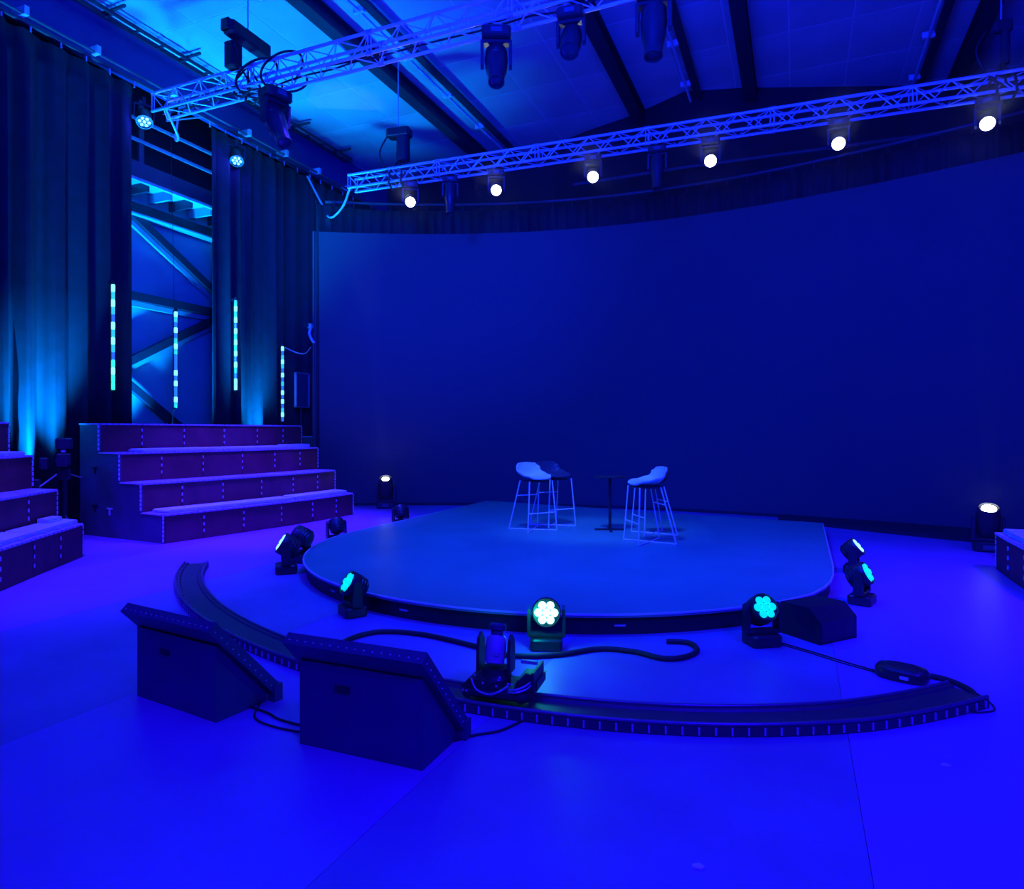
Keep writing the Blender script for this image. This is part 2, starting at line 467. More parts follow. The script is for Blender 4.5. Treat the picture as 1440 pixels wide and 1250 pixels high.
# cable tray along the top of the bulkhead
ct = thing('cable_tray', 'ladder cable tray running along the ceiling above the curtain rail', 'cable tray', (-10.55, 8.2, 8.56))
for dx in (-0.10, 0.10): MB().box((dx, 0, 0), (0.03, 11.5, 0.06)).build('side_rail', M_beam, ct)
me = MB().box((0, 0, 0), (0.2, 0.035, 0.03)).mesh('rung'); me.materials.append(M_beam)
for k in range(24): link('rung', me, ct, (0, -5.6 + 0.49 * k, -0.01))
me = MB().box((0, 0, 0), (0.55, 0.04, 0.04)).mesh('hanger'); me.materials.append(M_beam)
for k in range(8): link('hanger', me, ct, (0.12, -5.2 + 1.5 * k, 0.06))

# ============================================================ STAGE
SC = (-2.66, 7.97); SR = 3.19
arc = []
for k in range(73):
    a = R(183) + R(360 - 183 - 34) * k / 72
    arc.append((SC[0] + SR * math.cos(a), SC[1] + SR * math.sin(a)))
outline = [(-5.88, 12.38)] + arc + [(0.13, 6.42), (0.23, 6.70), (0.30, 7.0), (0.34, 7.35), (0.36, 7.8), (0.38, 11.42)]
st = thing('round_stage', 'low round fronted stage with a grey top and black skirt', 'stage', (SC[0], SC[1], 0))
def inset(poly, k):
    cx, cy = SC[0], 9.0
    return [(cx + (x - cx) * k - SC[0], cy + (y - cy) * k - SC[1]) for x, y in poly]
MB().prism(inset(outline, 0.990), 0.0, 0.142).build('skirt', M_black, st, smooth=30)
MB().prism(inset(outline, 1.0), 0.142, 0.170).build('stage_top', M_stage, st, smooth=30)
MB().loft([[(x, y, z) for x, y in inset(outline, k)] for k, z in ((0.9965, .1715), (1.0015, .1715), (1.0015, .160), (0.9965, .160))], False).build('edge_strip', M_alu, st)
for a in (222, 243, 262, 296):
    an = R(a); rr = SR * 0.985
    MB().box((rr * math.cos(an), rr * math.sin(an), 0.07), (0.02, 0.09, 0.014), rz=an).build('skirt_clip', M_steel, st)

# ============================================================ TIERED SEATING
def offs(front, vecs, i):
    n = len(front); out = []
    for k, p in enumerate(front):
        t = k / (n - 1)
        v = Vector(vecs[0]).lerp(Vector(vecs[1]), t)
        out.append(Vector(p) + v * i)
    return out
def seating(name, label, front, vecs, tops, loc, near_end=True, rows=4):
    t = thing(name, label, 'seating', loc)
    o = Vector((loc[0], loc[1]))
    rowp = [[p - o for p in offs(front, vecs, i)] for i in range(rows + 1)]
    dash = MB()
    def dashes(a, b, step=0.085, ln=0.05, sz=0.012):
        a, b = Vector(a), Vector(b); L = (b - a).length; d = (b - a).normalized()
        nn = max(1, int(L / step))
        for k in range(nn):
            c = a + d * (k + .5) * L / nn
            q = d.to_track_quat('Y', 'Z').to_matrix().to_4x4()
            dash.box(c, (sz, ln, sz), m=q)
    for i in range(rows):
        z0 = tops[i - 1] if i else 0.0
        z1 = tops[i]
        p = rowp[i]; q = rowp[i + 1]
        for j in range(len(p) - 1):
            a, b = p[j], p[j + 1]
            d = (b - a).normalized(); nrm = Vector((-d.y, d.x))
            a2, b2 = a + d * .005, b - d * .005
            if nrm.dot(q[j] - p[j]) < 0: nrm = -nrm
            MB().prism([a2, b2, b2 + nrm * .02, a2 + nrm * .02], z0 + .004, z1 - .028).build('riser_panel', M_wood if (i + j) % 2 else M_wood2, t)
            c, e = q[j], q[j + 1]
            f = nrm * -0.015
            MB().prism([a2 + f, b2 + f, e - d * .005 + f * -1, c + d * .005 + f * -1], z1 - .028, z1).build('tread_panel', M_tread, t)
            dashes((*(a2 - nrm * .018), z1 - .012), (*(b2 - nrm * .018), z1 - .012))
            if j: dashes((*(a - nrm * .006), z0 + .07), (*(a - nrm * .006), z1 - .05), 0.095, 0.045, 0.014)
        # end outlines
        for e, s in ((0, -1), (len(p) - 1, 1)):
            d = (p[1] - p[0]).normalized() * -1 if e == 0 else (p[-1] - p[-2]).normalized()
            c = d * .012
            dashes((*(p[e] + c), z0 + .02), (*(p[e] + c), z1 - .02), 0.06, 0.05, 0.016)
            dashes((*(p[e] + c), z1 - .01), (*(q[e] + c), z1 - .01), 0.07, 0.05, 0.014)
    dash.build('edge_stitching', M_dash, t, kind='stuff', label='white dashed stitching along the panel edges')
    for e in (0, len(front) - 1):
        d = (rowp[0][1] - rowp[0][0]).normalized() if e == 0 else (rowp[0][-2] - rowp[0][-1]).normalized()
        poly = []
        for i in range(rows):
            z0 = tops[i - 1] if i else 0.0
            poly += [(*rowp[i][e], z0), (*rowp[i][e], tops[i] - .03)]
        poly += [(*rowp[rows][e], tops[-1] - .03), (*rowp[rows][e], 0.0)]
        sd = MB().extr([Vector(p) + Vector((*d, 0)) * 0.004 for p in poly], (*(d * 0.02), 0)).build('side_panel', M_side, t, label='dark stepped side panel')
        if e == 0 and near_end:
            u = (rowp[rows][e] - rowp[0][e]).normalized()
            L = (rowp[rows][e] - rowp[0][e]).length
            for (s, z, sx) in ((0.80, 1.05, .12), (0.80, 0.47, .12), (0.62, 0.44, .12)):
                c = rowp[0][e] + u * L * s - d * .004
                MB().box((c.x, c.y, z), (sx, .02, .02), rz=math.atan2(u.y, u.x)).box((c.x, c.y, z - .05), (.02, .02, .10), rz=math.atan2(u.y, u.x)).build('handle_slot', M_alu if s < .7 else M_black, sd)
    return rowp, o

tops = [0.42, 0.845, 1.285, 1.73]
frontA = [(-8.28, 6.71), (-8.17, 7.30), (-8.06, 7.97), (-7.95, 8.69), (-7.88, 9.38), (-7.86, 10.01), (-7.87, 10.53)]
rA, oA = seating('tiered_seating', 'four tier brown seating block with dashed edges in front of the steel bay', frontA, ((-0.50, 0.03), (-0.53, 0.13)), tops, (-8.9, 8.6, 0))
frontB = [(-6.85, 3.35), (-7.32, 4.06), (-7.72, 4.62), (-8.06, 5.12), (-8.39, 5.61)]
rB, oB = seating('tiered_seating', 'brown tiered seating block nearest the camera beside the aisle', frontB, ((-0.40, -0.29), (-0.475, -0.02)), [0.43, 0.85, 1.29, 1.73], (-8.3, 4.6, 0), near_end=False)
frontC = [(2.30, 7.0), (2.16, 7.6), (2.12, 8.18), (2.12, 8.75), (2.14, 9.32)]
rC, oC = seating('tiered_seating', 'brown tiered seating block at the stage side facing the steel bay', frontC, ((0.48, -0.1), (0.5, 0.05)), [0.43, 0.85, 1.29], (2.9, 8.2, 0), near_end=False, rows=3)

def cushion(label, rowp, o, i, z, t0, t1, d0=0.06, d1=0.42, th=0.05, group='bench cushions on the seating tiers', name='bench_cushion'):
    p, q = rowp[i], rowp[i + 1]; n = len(p) - 1
    def at(t, d):
        k = min(int(t * n), n - 1); f = t * n - k
        a = p[k].lerp(p[k + 1], f); b = q[k].lerp(q[k + 1], f)
        return a.lerp(b, d / max((b - a).length, .1)) + o
    c = at((t0 + t1) / 2, (d0 + d1) / 2)
    N = 10; up = []; lo = []
    fr = [at(t0 + (t1 - t0) * k / N, d0) - c for k in range(N + 1)]
    bk = [at(t0 + (t1 - t0) * k / N, d1) - c for k in range(N + 1)]
    loop = fr + list(reversed(bk))
    cen = sum(loop, Vector((0, 0))) / len(loop)
    def ring(k, zz): return [(*(cen + (v - cen) * k), zz) for v in loop]
    ob = MB().loft([ring(.985, 0), ring(1, .012), ring(1, th - .015), ring(.97, th)]).build(name, M_cush, smooth=50)
    ob.location = (c.x, c.y, z)
    tag(ob, label, 'cushion', group)
    me = MB().box((0, 0, 0), (.05, .05, .012)).mesh('tie'); me.materials.append(M_cush)
    for k in (2, 5, 8):
        link('tie', me, ob, (fr[k].x * 1.0 , fr[k].y, .012))
    return ob
cushion('long pale cushion on the lowest tier of the bay block, beside its dark side panel', rA, oA, 0, .42, 0.03, 0.58)
cushion('pale cushion on the lowest tier of the bay block, at its screen end', rA, oA, 0, .42, 0.59, 0.96, th=0.06)
cushion('long pale cushion on the third tier of the bay block', rA, oA, 2, 1.285, 0.10, 0.76)
cushion('short pale cushion on the third tier of the bay block, at its screen end', rA, oA, 2, 1.285, 0.77, 0.96, d0=.12, th=.07)
cushion('pale cushion on the lowest tier of the near block, at its aisle end', rB, oB, 0, .43, 0.55, 0.985)
cushion('pale cushion on the lowest tier of the near block, at the photo edge', rB, oB, 0, .43, 0.05, 0.535)
cushion('pale cushion on the third tier of the near block', rB, oB, 2, 1.29, 0.3, 0.97)
cushion('pale cushion on the lowest tier of the block beside the stage', rC, oC, 0, .43, 0.2, 0.985)
cushion('small folded pad lying on the near block by the aisle', rB, oB, 0, .48, 0.80, 0.93, d0=.25, d1=.42, th=.05, group=None)

# ============================================================ TRUSSES
def truss(name, label, p0, p1, s, seg):
    p0, p1 = Vector(p0), Vector(p1)
    L = (p1 - p0).length
    t = thing(name, label, 'truss', p0, math.atan2(p1.y - p0.y, p1.x - p0.x))
    h = s / 2
    chords = [(-h, 0), (h, 0), (-h, s), (h, s)]
    cm = MB().tube([(0, 0, 0), (L, 0, 0)], 0.024, 10).mesh('chord', 40); cm.materials.append(M_alu)
    for y, z in chords: link('chord', cm, t, (0, y, z))
    n = int(L / seg); seg = L / n
    def bm_(a, b_):
        m_ = MB().tube([a, b_], 0.0095, 5, caps=False).mesh('brace', 60); m_.materials.append(M_alu); return m_
    sideu = bm_((0, 0, 0), (seg, 0, s)); sided = bm_((0, 0, s), (seg, 0, 0))
    flu = bm_((0, -h, 0), (seg, h, 0)); fld = bm_((0, h, 0), (seg, -h, 0))
    post = bm_((0, 0, 0), (0, 0, s))
    for k in range(n):
        x = k * seg
        link('brace', sideu if k % 2 else sided, t, (x, -h, 0))
        link('brace', sided if k % 2 else sideu, t, (x, h, 0))
        link('brace', flu if k % 2 else fld, t, (x, 0, 0))
        link('brace', fld if k % 2 else flu, t, (x, 0, s))
        if k % 8 == 0:
            for xx in (x, x + .055):
                link('post', post, t, (xx, -h, 0)); link('post', post, t, (xx, h, 0))
    jm = MB().lathe([(.034, -.05), (.034, .05)], 10, Matrix.Rotation(R(90), 4, 'Y')).mesh('coupler', 40); jm.materials.append(M_steel)
    for k in range(1, int(L / 2.4)):
        for y, z in chords: link('coupler', jm, t, (k * 8 * seg + .03, y, z))
    # black power cables laid through the truss
    for q in range(2):
        pts = [(x * L / 30, (-.4 + .8 * q) * h + random.uniform(-.03, .03), random.uniform(.03, .06)) for x in range(31)]
        MB().tube(spline(pts, 3), 0.014, 5).build('truss_cable', M_rubber, t, smooth=60)
    return t
T1 = truss('lighting_truss', 'front aluminium lighting truss carrying the big dark moving heads', (-9.95, 7.98, 6.98), (2.0, 8.02, 6.98), 0.30, 0.27)
T2 = truss('lighting_truss', 'rear aluminium lighting truss with the row of white lamps above the screen', (-7.95, 10.6, 6.30), (4.6, 11.27, 6.30), 0.245, 0.235)
def t2(x): return 10.6 + (x + 7.95) * 0.0534

# end stubs of truss 1 joining the rail
tag(MB().tube([(-9.93, 8.1, 6.93), (-10.45, 9.3, 7.62)], 0.014, 6).build('safety_cable', M_steel, smooth=60), 'pale steel safety cable from the front truss to the curtain rail', 'cable')
tag(MB().tube(spline([(-7.95, 10.55, 6.32), (-8.4, 10.9, 6.12), (-9.1, 11.4, 6.15), (-9.8, 12.0, 6.7), (-10.48, 12.3, 7.55)], 8), 0.022, 6).build('power_cable', M_alu, smooth=60), 'pale power cable sagging from the rear truss end to the curtain rail', 'cable')
tag(MB().tube(spline([(-9.7, 7.9, 7.0), (-9.9, 8.3, 6.75), (-10.2, 8.5, 6.85), (-10.45, 8.8, 7.62)], 8), 0.02, 6).build('power_cable', M_alu, smooth=60), 'pale cable loop hanging where the front truss meets the curtain rail', 'cable')

# ============================================================ LIGHT FIXTURES
def rot_tilt(tilt, pan=0.0):
    return (tilt, 0, pan)

def moving_head(name, label, loc, rz, tilt, kind='spot', hang=False, lens=M_lensdark, sc_=1.0, group=None, long=1.0, lr=.8, fat=1.0):
    """base, yoke (two arms), head on a tilt axis; hanging ones are upside down with clamps."""
    t = thing(name, label, 'stage light', loc, rz, group)
    sg = -1 if hang else 1
    k = sc_
    # base
    b = MB(); b.cbox((0, 0, sg * 0.045 * k), (0.24 * k, 0.20 * k, 0.09 * k), 0.02 * k)
    base = b.build('base', M_fixture, t, smooth=30)
    MB().box((0, -0.103 * k, sg * 0.045 * k), (0.09 * k, 0.006, 0.04 * k)).build('display', M_sign, base)
    if hang:
        for sx in (-.08, .08):
            MB().box((sx * k, 0, 0.02), (0.045, 0.06, 0.05)).build('clamp', M_blackgloss, t)
    else:
        for sx in (-1, 1):
            for sy in (-1, 1):
                MB().lathe([(.018 * k, -0.002), (.015 * k, .012)], 8).build('foot', M_rubber, base, loc=(sx * .09 * k, sy * .07 * k, 0))
    # yoke
    y = MB(); y.cbox((0, 0, sg * 0.105 * k), ((0.28 if kind == 'wash' else 0.25) * k, 0.085 * k, 0.03 * k), .01 * k)
    for sx in (-1, 1):
        ax = .118 if kind == 'wash' else .105
        pr = [(sx * ax * k, -.045 * k, sg * .10 * k), (sx * ax * k, .045 * k, sg * .10 * k), (sx * ax * k, .035 * k, sg * .30 * k), (sx * ax * k, 0, sg * .325 * k), (sx * ax * k, -.035 * k, sg * .30 * k)]
        y.extr(pr, (sx * .025 * k, 0, 0))
    y.build('yoke', M_fixture, t, smooth=30)
    # head, lens looks along local +Z then rotated by tilt about X
    hb = MB()
    rr = 0.096 * k * (1.14 if kind == 'wash' else fat)
    if kind == 'wash':
        hb.lathe([(rr * .35, -.13 * k), (rr * .75, -.12 * k), (rr * .95, -.06 * k), (rr, 0), (rr, .05 * k), (rr * .93, .062 * k), (rr * .9, .05 * k)], 24)
    elif kind == 'profile':
        hb.lathe([(rr * .6, -.20 * k * long), (rr * .95, -.17 * k * long), (rr * 1.0, -.02 * k), (rr * .92, .08 * k), (rr * .74, .14 * k), (rr * .66, .27 * k * long), (rr * .70, .28 * k * long), (rr * .70, .31 * k * long), (rr * .6, .31 * k * long), (rr * .58, .29 * k * long)], 24)
    else:
        hb.lathe([(rr * .5, -.15 * k), (rr * .9, -.13 * k), (rr * 1.0, -.04 * k), (rr * 1.0, .06 * k), (rr * .9, .12 * k), (rr * .9, .16 * k), (rr * .8, .16 * k), (rr * .78, .14 * k)], 24)
    hd = hb.build('head', M_fixture, t, smooth=35, loc=(0, 0, sg * .27 * k), rot=(tilt, 0, 0))
    if kind == 'wash':
        me = MB().lathe([(.030 * k, .046 * k), (.030 * k, .058 * k), (.022 * k, .066 * k)], 12).mesh('led_cell', 40); me.materials.append(lens)
        for q in range(7):
            a = 2 * PI * q / 6
            link('led_cell', me, hd, (0, 0, 0) if q == 6 else (.060 * k * math.cos(a), .060 * k * math.sin(a), 0))
    else:
        zz = .292 * k * long if kind == 'profile' else .15 * k
        r2 = rr * .57 if kind == 'profile' else rr * lr
        MB().lathe([(r2, zz - .01), (r2, zz), (r2 * .6, zz + .012 * k)], 20).build('lens', lens, hd, smooth=40)
    hr = MB()
    for q in range(3):
        z = -.10 * k + .03 * k * q
        hr.lathe([(rr * (.93 + .03 * q), z), (rr * (.96 + .03 * q), z + .005), (rr * (.93 + .03 * q), z + .010)], 16)
    hr.build('cooling_ribs', M_blackgloss, hd, smooth=30)
    return t

# wash lights standing round the stage front
moving_head('wash_light', 'small moving wash light shining aqua on the floor before the stage middle', (-1.70, 4.60, 0), R(-160), R(-78), 'wash', lens=M_greenhot, sc_=0.98)
moving_head('wash_light', 'small moving wash light glowing aqua at the stage front nearest the seating aisle', (-3.56, 4.76, 0), R(146), R(-58), 'wash', lens=M_green, sc_=0.98)
moving_head('wash_light', 'small moving wash light glowing aqua beside the black wedge speaker', (-0.24, 5.32, 0), R(-146), R(-58), 'wash', lens=M_green, sc_=0.98)
moving_head('wash_light', 'dark moving wash light turned to the bay seating with a thin pale edge', (-5.33, 5.90, 0), R(134), R(-58), 'wash', lens=M_slit, sc_=1.15)
moving_head('wash_light', 'unlit dark wash light tucked against the stage curve behind the pale edged one', (-5.62, 6.47, 0), R(100), R(-70), 'wash', lens=M_lensdark, sc_=1.15)
moving_head('wash_light', 'dark moving wash light with aqua cells, nearer one at the straight stage side', (0.56, 6.95, 0), R(-108), R(-62), 'wash', lens=M_green, sc_=1.0)
moving_head('wash_light', 'dark moving wash light with a pale rim, farther one at the straight stage side', (0.60, 8.45, 0), R(-100), R(-50), 'wash', lens=M_slit, sc_=1.0)
moving_head('wash_light', 'unlit wash light peeping over the stage edge facing the bay seating, nearer one', (-6.08, 7.75, 0), R(60), R(-35), 'wash', lens=M_lensdark, sc_=1.0)
moving_head('wash_light', 'unlit wash light peeping over the stage edge facing the bay seating, farther one', (-6.16, 9.55, 0), R(60), R(-35), 'wash', lens=M_lensdark, sc_=1.0)
# up-lighting beams at the foot of the screen
moving_head('beam_light', 'black beam light shining up at the screen foot beside the bay seating', (-7.9, 11.70, 0), R(29), R(28), 'spot', lens=M_white, sc_=1.55, lr=.5)
moving_head('beam_light', 'black beam light shining up at the screen foot beside the stage side seating', (2.36, 10.67, 0), R(-8), R(28), 'spot', lens=M_white, sc_=1.45, lr=.62)

# rear truss: white lamps and two unlit ones
names = ['first white lamp on the rear truss, counted from the side curtains', 'second white lamp on the rear truss, counted from the side curtains',
         'third white lamp on the rear truss, counted from the side curtains', 'fourth white lamp on the rear truss, counted from the side curtains',
         'fifth white lamp on the rear truss, counted from the side curtains', 'sixth white lamp on the rear truss, nearest the hoist by the photo edge']
for (x, l) in zip((-6.66, -4.93, -3.17, -1.26, 0.58, 2.46), names):
    y = t2(x)
    lamp('SPOT', 'truss_spotlight_beam', (x * .985, y - .22, 5.86), (x * .2, -3.5, 6.6), 90, (0.7, 0.85, 1.0), 0.05, 52, 1.0)
    moving_head('truss_spotlight', 'lit ' + l, (x, y, 6.26), math.atan2(0 - x, -(0 - y)) + 0.0, R(118), 'spot', hang=True, lens=M_white, sc_=1.18)
moving_head('truss_spotlight', 'unlit profile light hanging between the first two white lamps', (-5.84, t2(-5.84), 6.26), R(30), R(176), 'profile', hang=True, sc_=1.15)
moving_head('truss_spotlight', 'unlit profile light hanging between the third and fourth white lamps', (-2.1, t2(-2.1), 6.26), R(10), R(172), 'profile', hang=True, sc_=1.2)
# front truss: large dark moving heads
moving_head('truss_spotlight', 'large dark moving head under the front truss beside its hoist', (-7.42, 7.98, 6.88), R(78), R(150), 'profile', hang=True, sc_=1.75, long=.85)
moving_head('truss_spotlight', 'large dark moving head under the front truss, second from its hoist', (-3.66, 7.99, 6.92), R(25), R(158), 'profile', hang=True, sc_=1.6, long=.7)
moving_head('truss_spotlight', 'short dark moving head under the front truss, third from its hoist', (-2.62, 7.99, 6.92), R(8), R(150), 'spot', hang=True, sc_=1.4)
moving_head('truss_spotlight', 'tall dark moving head under the front truss, farthest from its hoist', (-1.58, 8.0, 6.92), R(5), R(174), 'profile', hang=True, sc_=1.65, long=.75)

# LED pars on the curtain rail
def par_can(label, loc, rz):
    t = thing('par_light', label, 'stage light', loc, rz)
    MB().box((0, 0, -.06), (.05, .05, .14)).build('clamp', M_blackgloss, t)
    y = MB()
    for sx in (-1, 1): y.box((sx * .15, 0, -.23), (.018, .05, .24))
    y.box((0, 0, -.12), (.318, .05, .02)).build('yoke', M_fixture, t)
    h = MB().lathe([(.07, -.16), (.12, -.12), (.13, .08), (.135, .10), (.12, .10), (.12, .08)], 20).build('can', M_fixture, t, smooth=35, loc=(0, 0, -.36), rot=(R(146), 0, 0))
    me = MB().lathe([(.026, .082), (.024, .098)], 10).mesh('led_cell'); me.materials.append(M_par)
    for q in range(7):
        a = 2 * PI * q / 6
        link('led_cell', me, h, (0, 0, 0) if q == 6 else (.072 * math.cos(a), .072 * math.sin(a), 0))
par_can('blue par light under the curtain rail beside the near curtain', (-10.42, 8.05, 7.40), R(58))
par_can('blue par light under the curtain rail beside the far curtain', (-10.42, 10.12, 7.50), R(50))
lamp('POINT', 'par_glow_near', (-10.2, 7.95, 6.95), None, 22, (0.02, 0.03, 1.0), 0.05)
lamp('POINT', 'par_glow_far', (-10.2, 10.0, 7.05), None, 22, (0.02, 0.03, 1.0), 0.05)

# hoists
def hoist(label, loc, rz, lie=True, slim=False):
    t = thing('chain_hoist', label, 'hoist', loc, rz)
    MB().tube([(0, 0, .45), (0, 0, 8.69 - loc[2])], .012, 6).build('chain', M_steel, t)
    if lie:
        MB().cbox((0, 0, .36), (.86, .22, .22), .05).build('motor', M_fixture, t, smooth=30)
        MB().cbox((-.45, 0, .36), (.06, .18, .18), .03).build('motor_cap', M_blackgloss, t, smooth=30)
        MB().cbox((-.20, .10, .02), (.22, .20, .40), .03).build('chain_bag', M_rubber, t, smooth=30)
    else:
        q = .5 if slim else 1
        MB().cbox((.10 * q, 0, .18), (.22 * q, .22 * q, .52), .04).build('motor', M_fixture, t, smooth=30)
        MB().cbox((.02, 0, .46), (.46 * q, .24 * q, .16), .03).build('motor_cap', M_blackgloss, t, smooth=30)
    MB().tube(spline([(-.2, -.05, .4), (-.34, -.08, .1), (-.2, -.1, -.25), (-.05, -.16, -.42)], 6), .016, 6).build('hook_cable', M_rubber, t, smooth=60)
    for dx in (-.12, .12):
        MB().tube([(0, 0, -.05), (dx, -.12, -.30), (dx, -.17, -.52), (dx, .0, -.60), (dx, .17, -.52), (dx, .12, -.30), (0, 0, -.05)], .018, 6).build('sling', M_rubber, t, smooth=60)
hoist('dark chain hoist above the front truss near the side curtain', (-7.98, 7.98, 7.44), R(90))
hoist('dark chain hoist above the rear truss near the side curtain', (-6.92, t2(-6.92), 6.78), R(10), False)
hoist('dark chain hoist above the rear truss by the last white lamp', (2.62, t2(2.62), 6.78), R(10), False, True)
# bundle of cables around hoist on front truss
for k, (x, c) in enumerate(((-7.75, 'nearer the hoist'), (-7.25, 'farther from the hoist'))):
    pts = [(x + .25 * math.sin(a * 1.3), 7.98 + .24 * math.cos(a), 7.12 + .28 * math.sin(a)) for a in [2 * PI * j / 16 for j in range(17)]]
    tag(MB().tube(spline(pts, 3), .018, 5).build('cable_coil', M_rubber, smooth=60), 'black cable coiled round the front truss, ' + c, 'cable')

# ============================================================ PIXEL TUBES
def pixel_tube(label, x, y, z0, z1, pattern, stub=True):
    t = thing('pixel_tube', label, 'light tube', (x, y, z0))
    L = z1 - z0
    MB().box((-.04, 0, L / 2), (.02, .05, L + .06)).build('backing_rail', M_fixture, t)
    n = len(pattern)
    for k, c in enumerate(pattern):
        m_ = {'h': M_pix_hi, 'm': M_pix_mid, 'l': M_pix_lo, 'g': M_pix_gr}[c]
        zc = L * (1 - (k + .5) / n)
        r0 = .029 if c in 'hg' else (.027 if c == 'm' else .025)
        MB().lathe([(.024, -L / n / 2), (r0, -L / n * .38), (r0, L / n * .38), (.024, L / n / 2)], 10).build('led_segment', m_, t, smooth=50, loc=(0, 0, zc))
    MB().lathe([(.03, -.03), (.03, .03)], 10).build('end_cap', M_fixture, t, loc=(0, 0, L + .03))
    MB().tube([(0, 0, 0), (-.03, -.04, -.12), (-.05, -.03, -.35)], .008, 5).build('lead', M_rubber, t)
    if stub:
        MB().box((-.11, 0, L + .02), (.16, .03, .03)).build('bracket', M_fixture, t)
    else:
        MB().tube([(-.04, 0, L), (-.14, 0, 7.76 - z0)], .004, 5).build('hanging_wire', M_fixture, t)
pixel_tube('glowing vertical light tube with a green foot on the near curtain', -10.36, 7.44, 2.29, 4.03, 'hmhmlhmhmlghgg')
pixel_tube('glowing vertical light tube hanging in the steel bay opening', -10.36, 8.64, 2.04, 3.78, 'hmlhlmhmlllhlhllhm', False)
pixel_tube('glowing vertical light tube on the far curtain beside the bay', -10.36, 10.04, 2.44, 4.24, 'mhmhlhmhmhlhmlhh')
pixel_tube('glowing vertical light tube on the far curtain beside the small display', -10.36, 11.36, 1.83, 3.47, 'hlmhmlhlmlhlhlmhl')

# small display on stand and boxes by the far curtain
t = thing('wall_display', 'small framed dark display at the far curtain beside the screen edge', 'display', (-10.30, 11.90, 2.15))
MB().box((0, 0, .39), (.05, .40, .74)).build('panel', M_sign, t)
for z in (0.01, .77): MB().box((.01, 0, z), (.06, .44, .03)).build('frame_bar', M_steel, t)
for y in (-.21, .21): MB().box((.01, y, .39), (.06, .015, .76)).build('frame_bar', M_alu, t)
MB().tube([(-.02, 0, 0), (-.02, 0, -2.15)], .02, 6).build('stand_pole', M_fixture, t)
t = thing('flight_case', 'small dark case with a pale rim behind the bay seating end', 'case', (-10.05, 12.05, 0))
MB().cbox((0, 0, .74), (.35, .42, 1.48), .02).build('body', M_side, t)
MB().box((.0, 0, 1.49), (.37, .44, .02)).build('rim', M_alu, t)
t = thing('clip_camera', 'small pale camera clipped to the edge of the curved screen', 'camera', (-9.56, scr_y(-9.5) - .08, 3.70))
MB().cbox((0, 0, .16), (.12, .14, .10), .03).build('body', M_steel, t, smooth=30)
MB().tube(spline([(.02, 0, .12), (.0, -.02, .0), (.05, .0, -.14), (.10, .02, -.2)], 5), .03, 8).build('arm', M_alu, t, smooth=60)
MB().lathe([(.04, 0), (.045, .08)], 12, Matrix.Rotation(R(90), 4, 'X')).build('lens', M_lensdark, t, loc=(-.02, -.06, .16))
tag(MB().tube(spline([(-10.32, 11.4, 3.45), (-10.2, 11.6, 3.36), (-9.95, 11.6, 3.32), (-9.62, 11.4, 3.42)], 6), .012, 5).build('power_cable', M_alu, smooth=60), 'thin pale cable from the last light tube to the screen edge', 'cable')

# curtain uplights (the fittings behind the seating)
for (x, y, l) in ((-10.05, 6.30, 'black floor uplight at the foot of the near curtain'), (-10.05, 10.75, 'black floor uplight at the foot of the far curtain')):
    t = thing('floor_uplight', l, 'stage light', (x, y - .0, 0))
    MB().cbox((0, 0, .03), (.22, .22, .06), .02).build('base', M_fixture, t)
    MB().lathe([(.09, .06), (.10, .16), (.085, .16), (.08, .14)], 16).build('can', M_fixture, t, smooth=30)
    MB().lathe([(.078, .13), (.078, .145)], 16).build('lens', M_pix_mid, t)

t = thing('stand_uplight', 'black uplight on a short stand in the steel bay opening behind the seating', 'stage light', (-10.4, 8.9, 0))
MB().cbox((0, 0, .02), (.4, .4, .04), .03).build('base', M_fixture, t)
MB().tube([(0, 0, .04), (0, 0, 1.08)], .025, 8).build('pole', M_fixture, t, smooth=40)
MB().lathe([(.10, 1.06), (.13, 1.22), (.115, 1.22), (.11, 1.18)], 16).build('can', M_fixture, t, smooth=30)

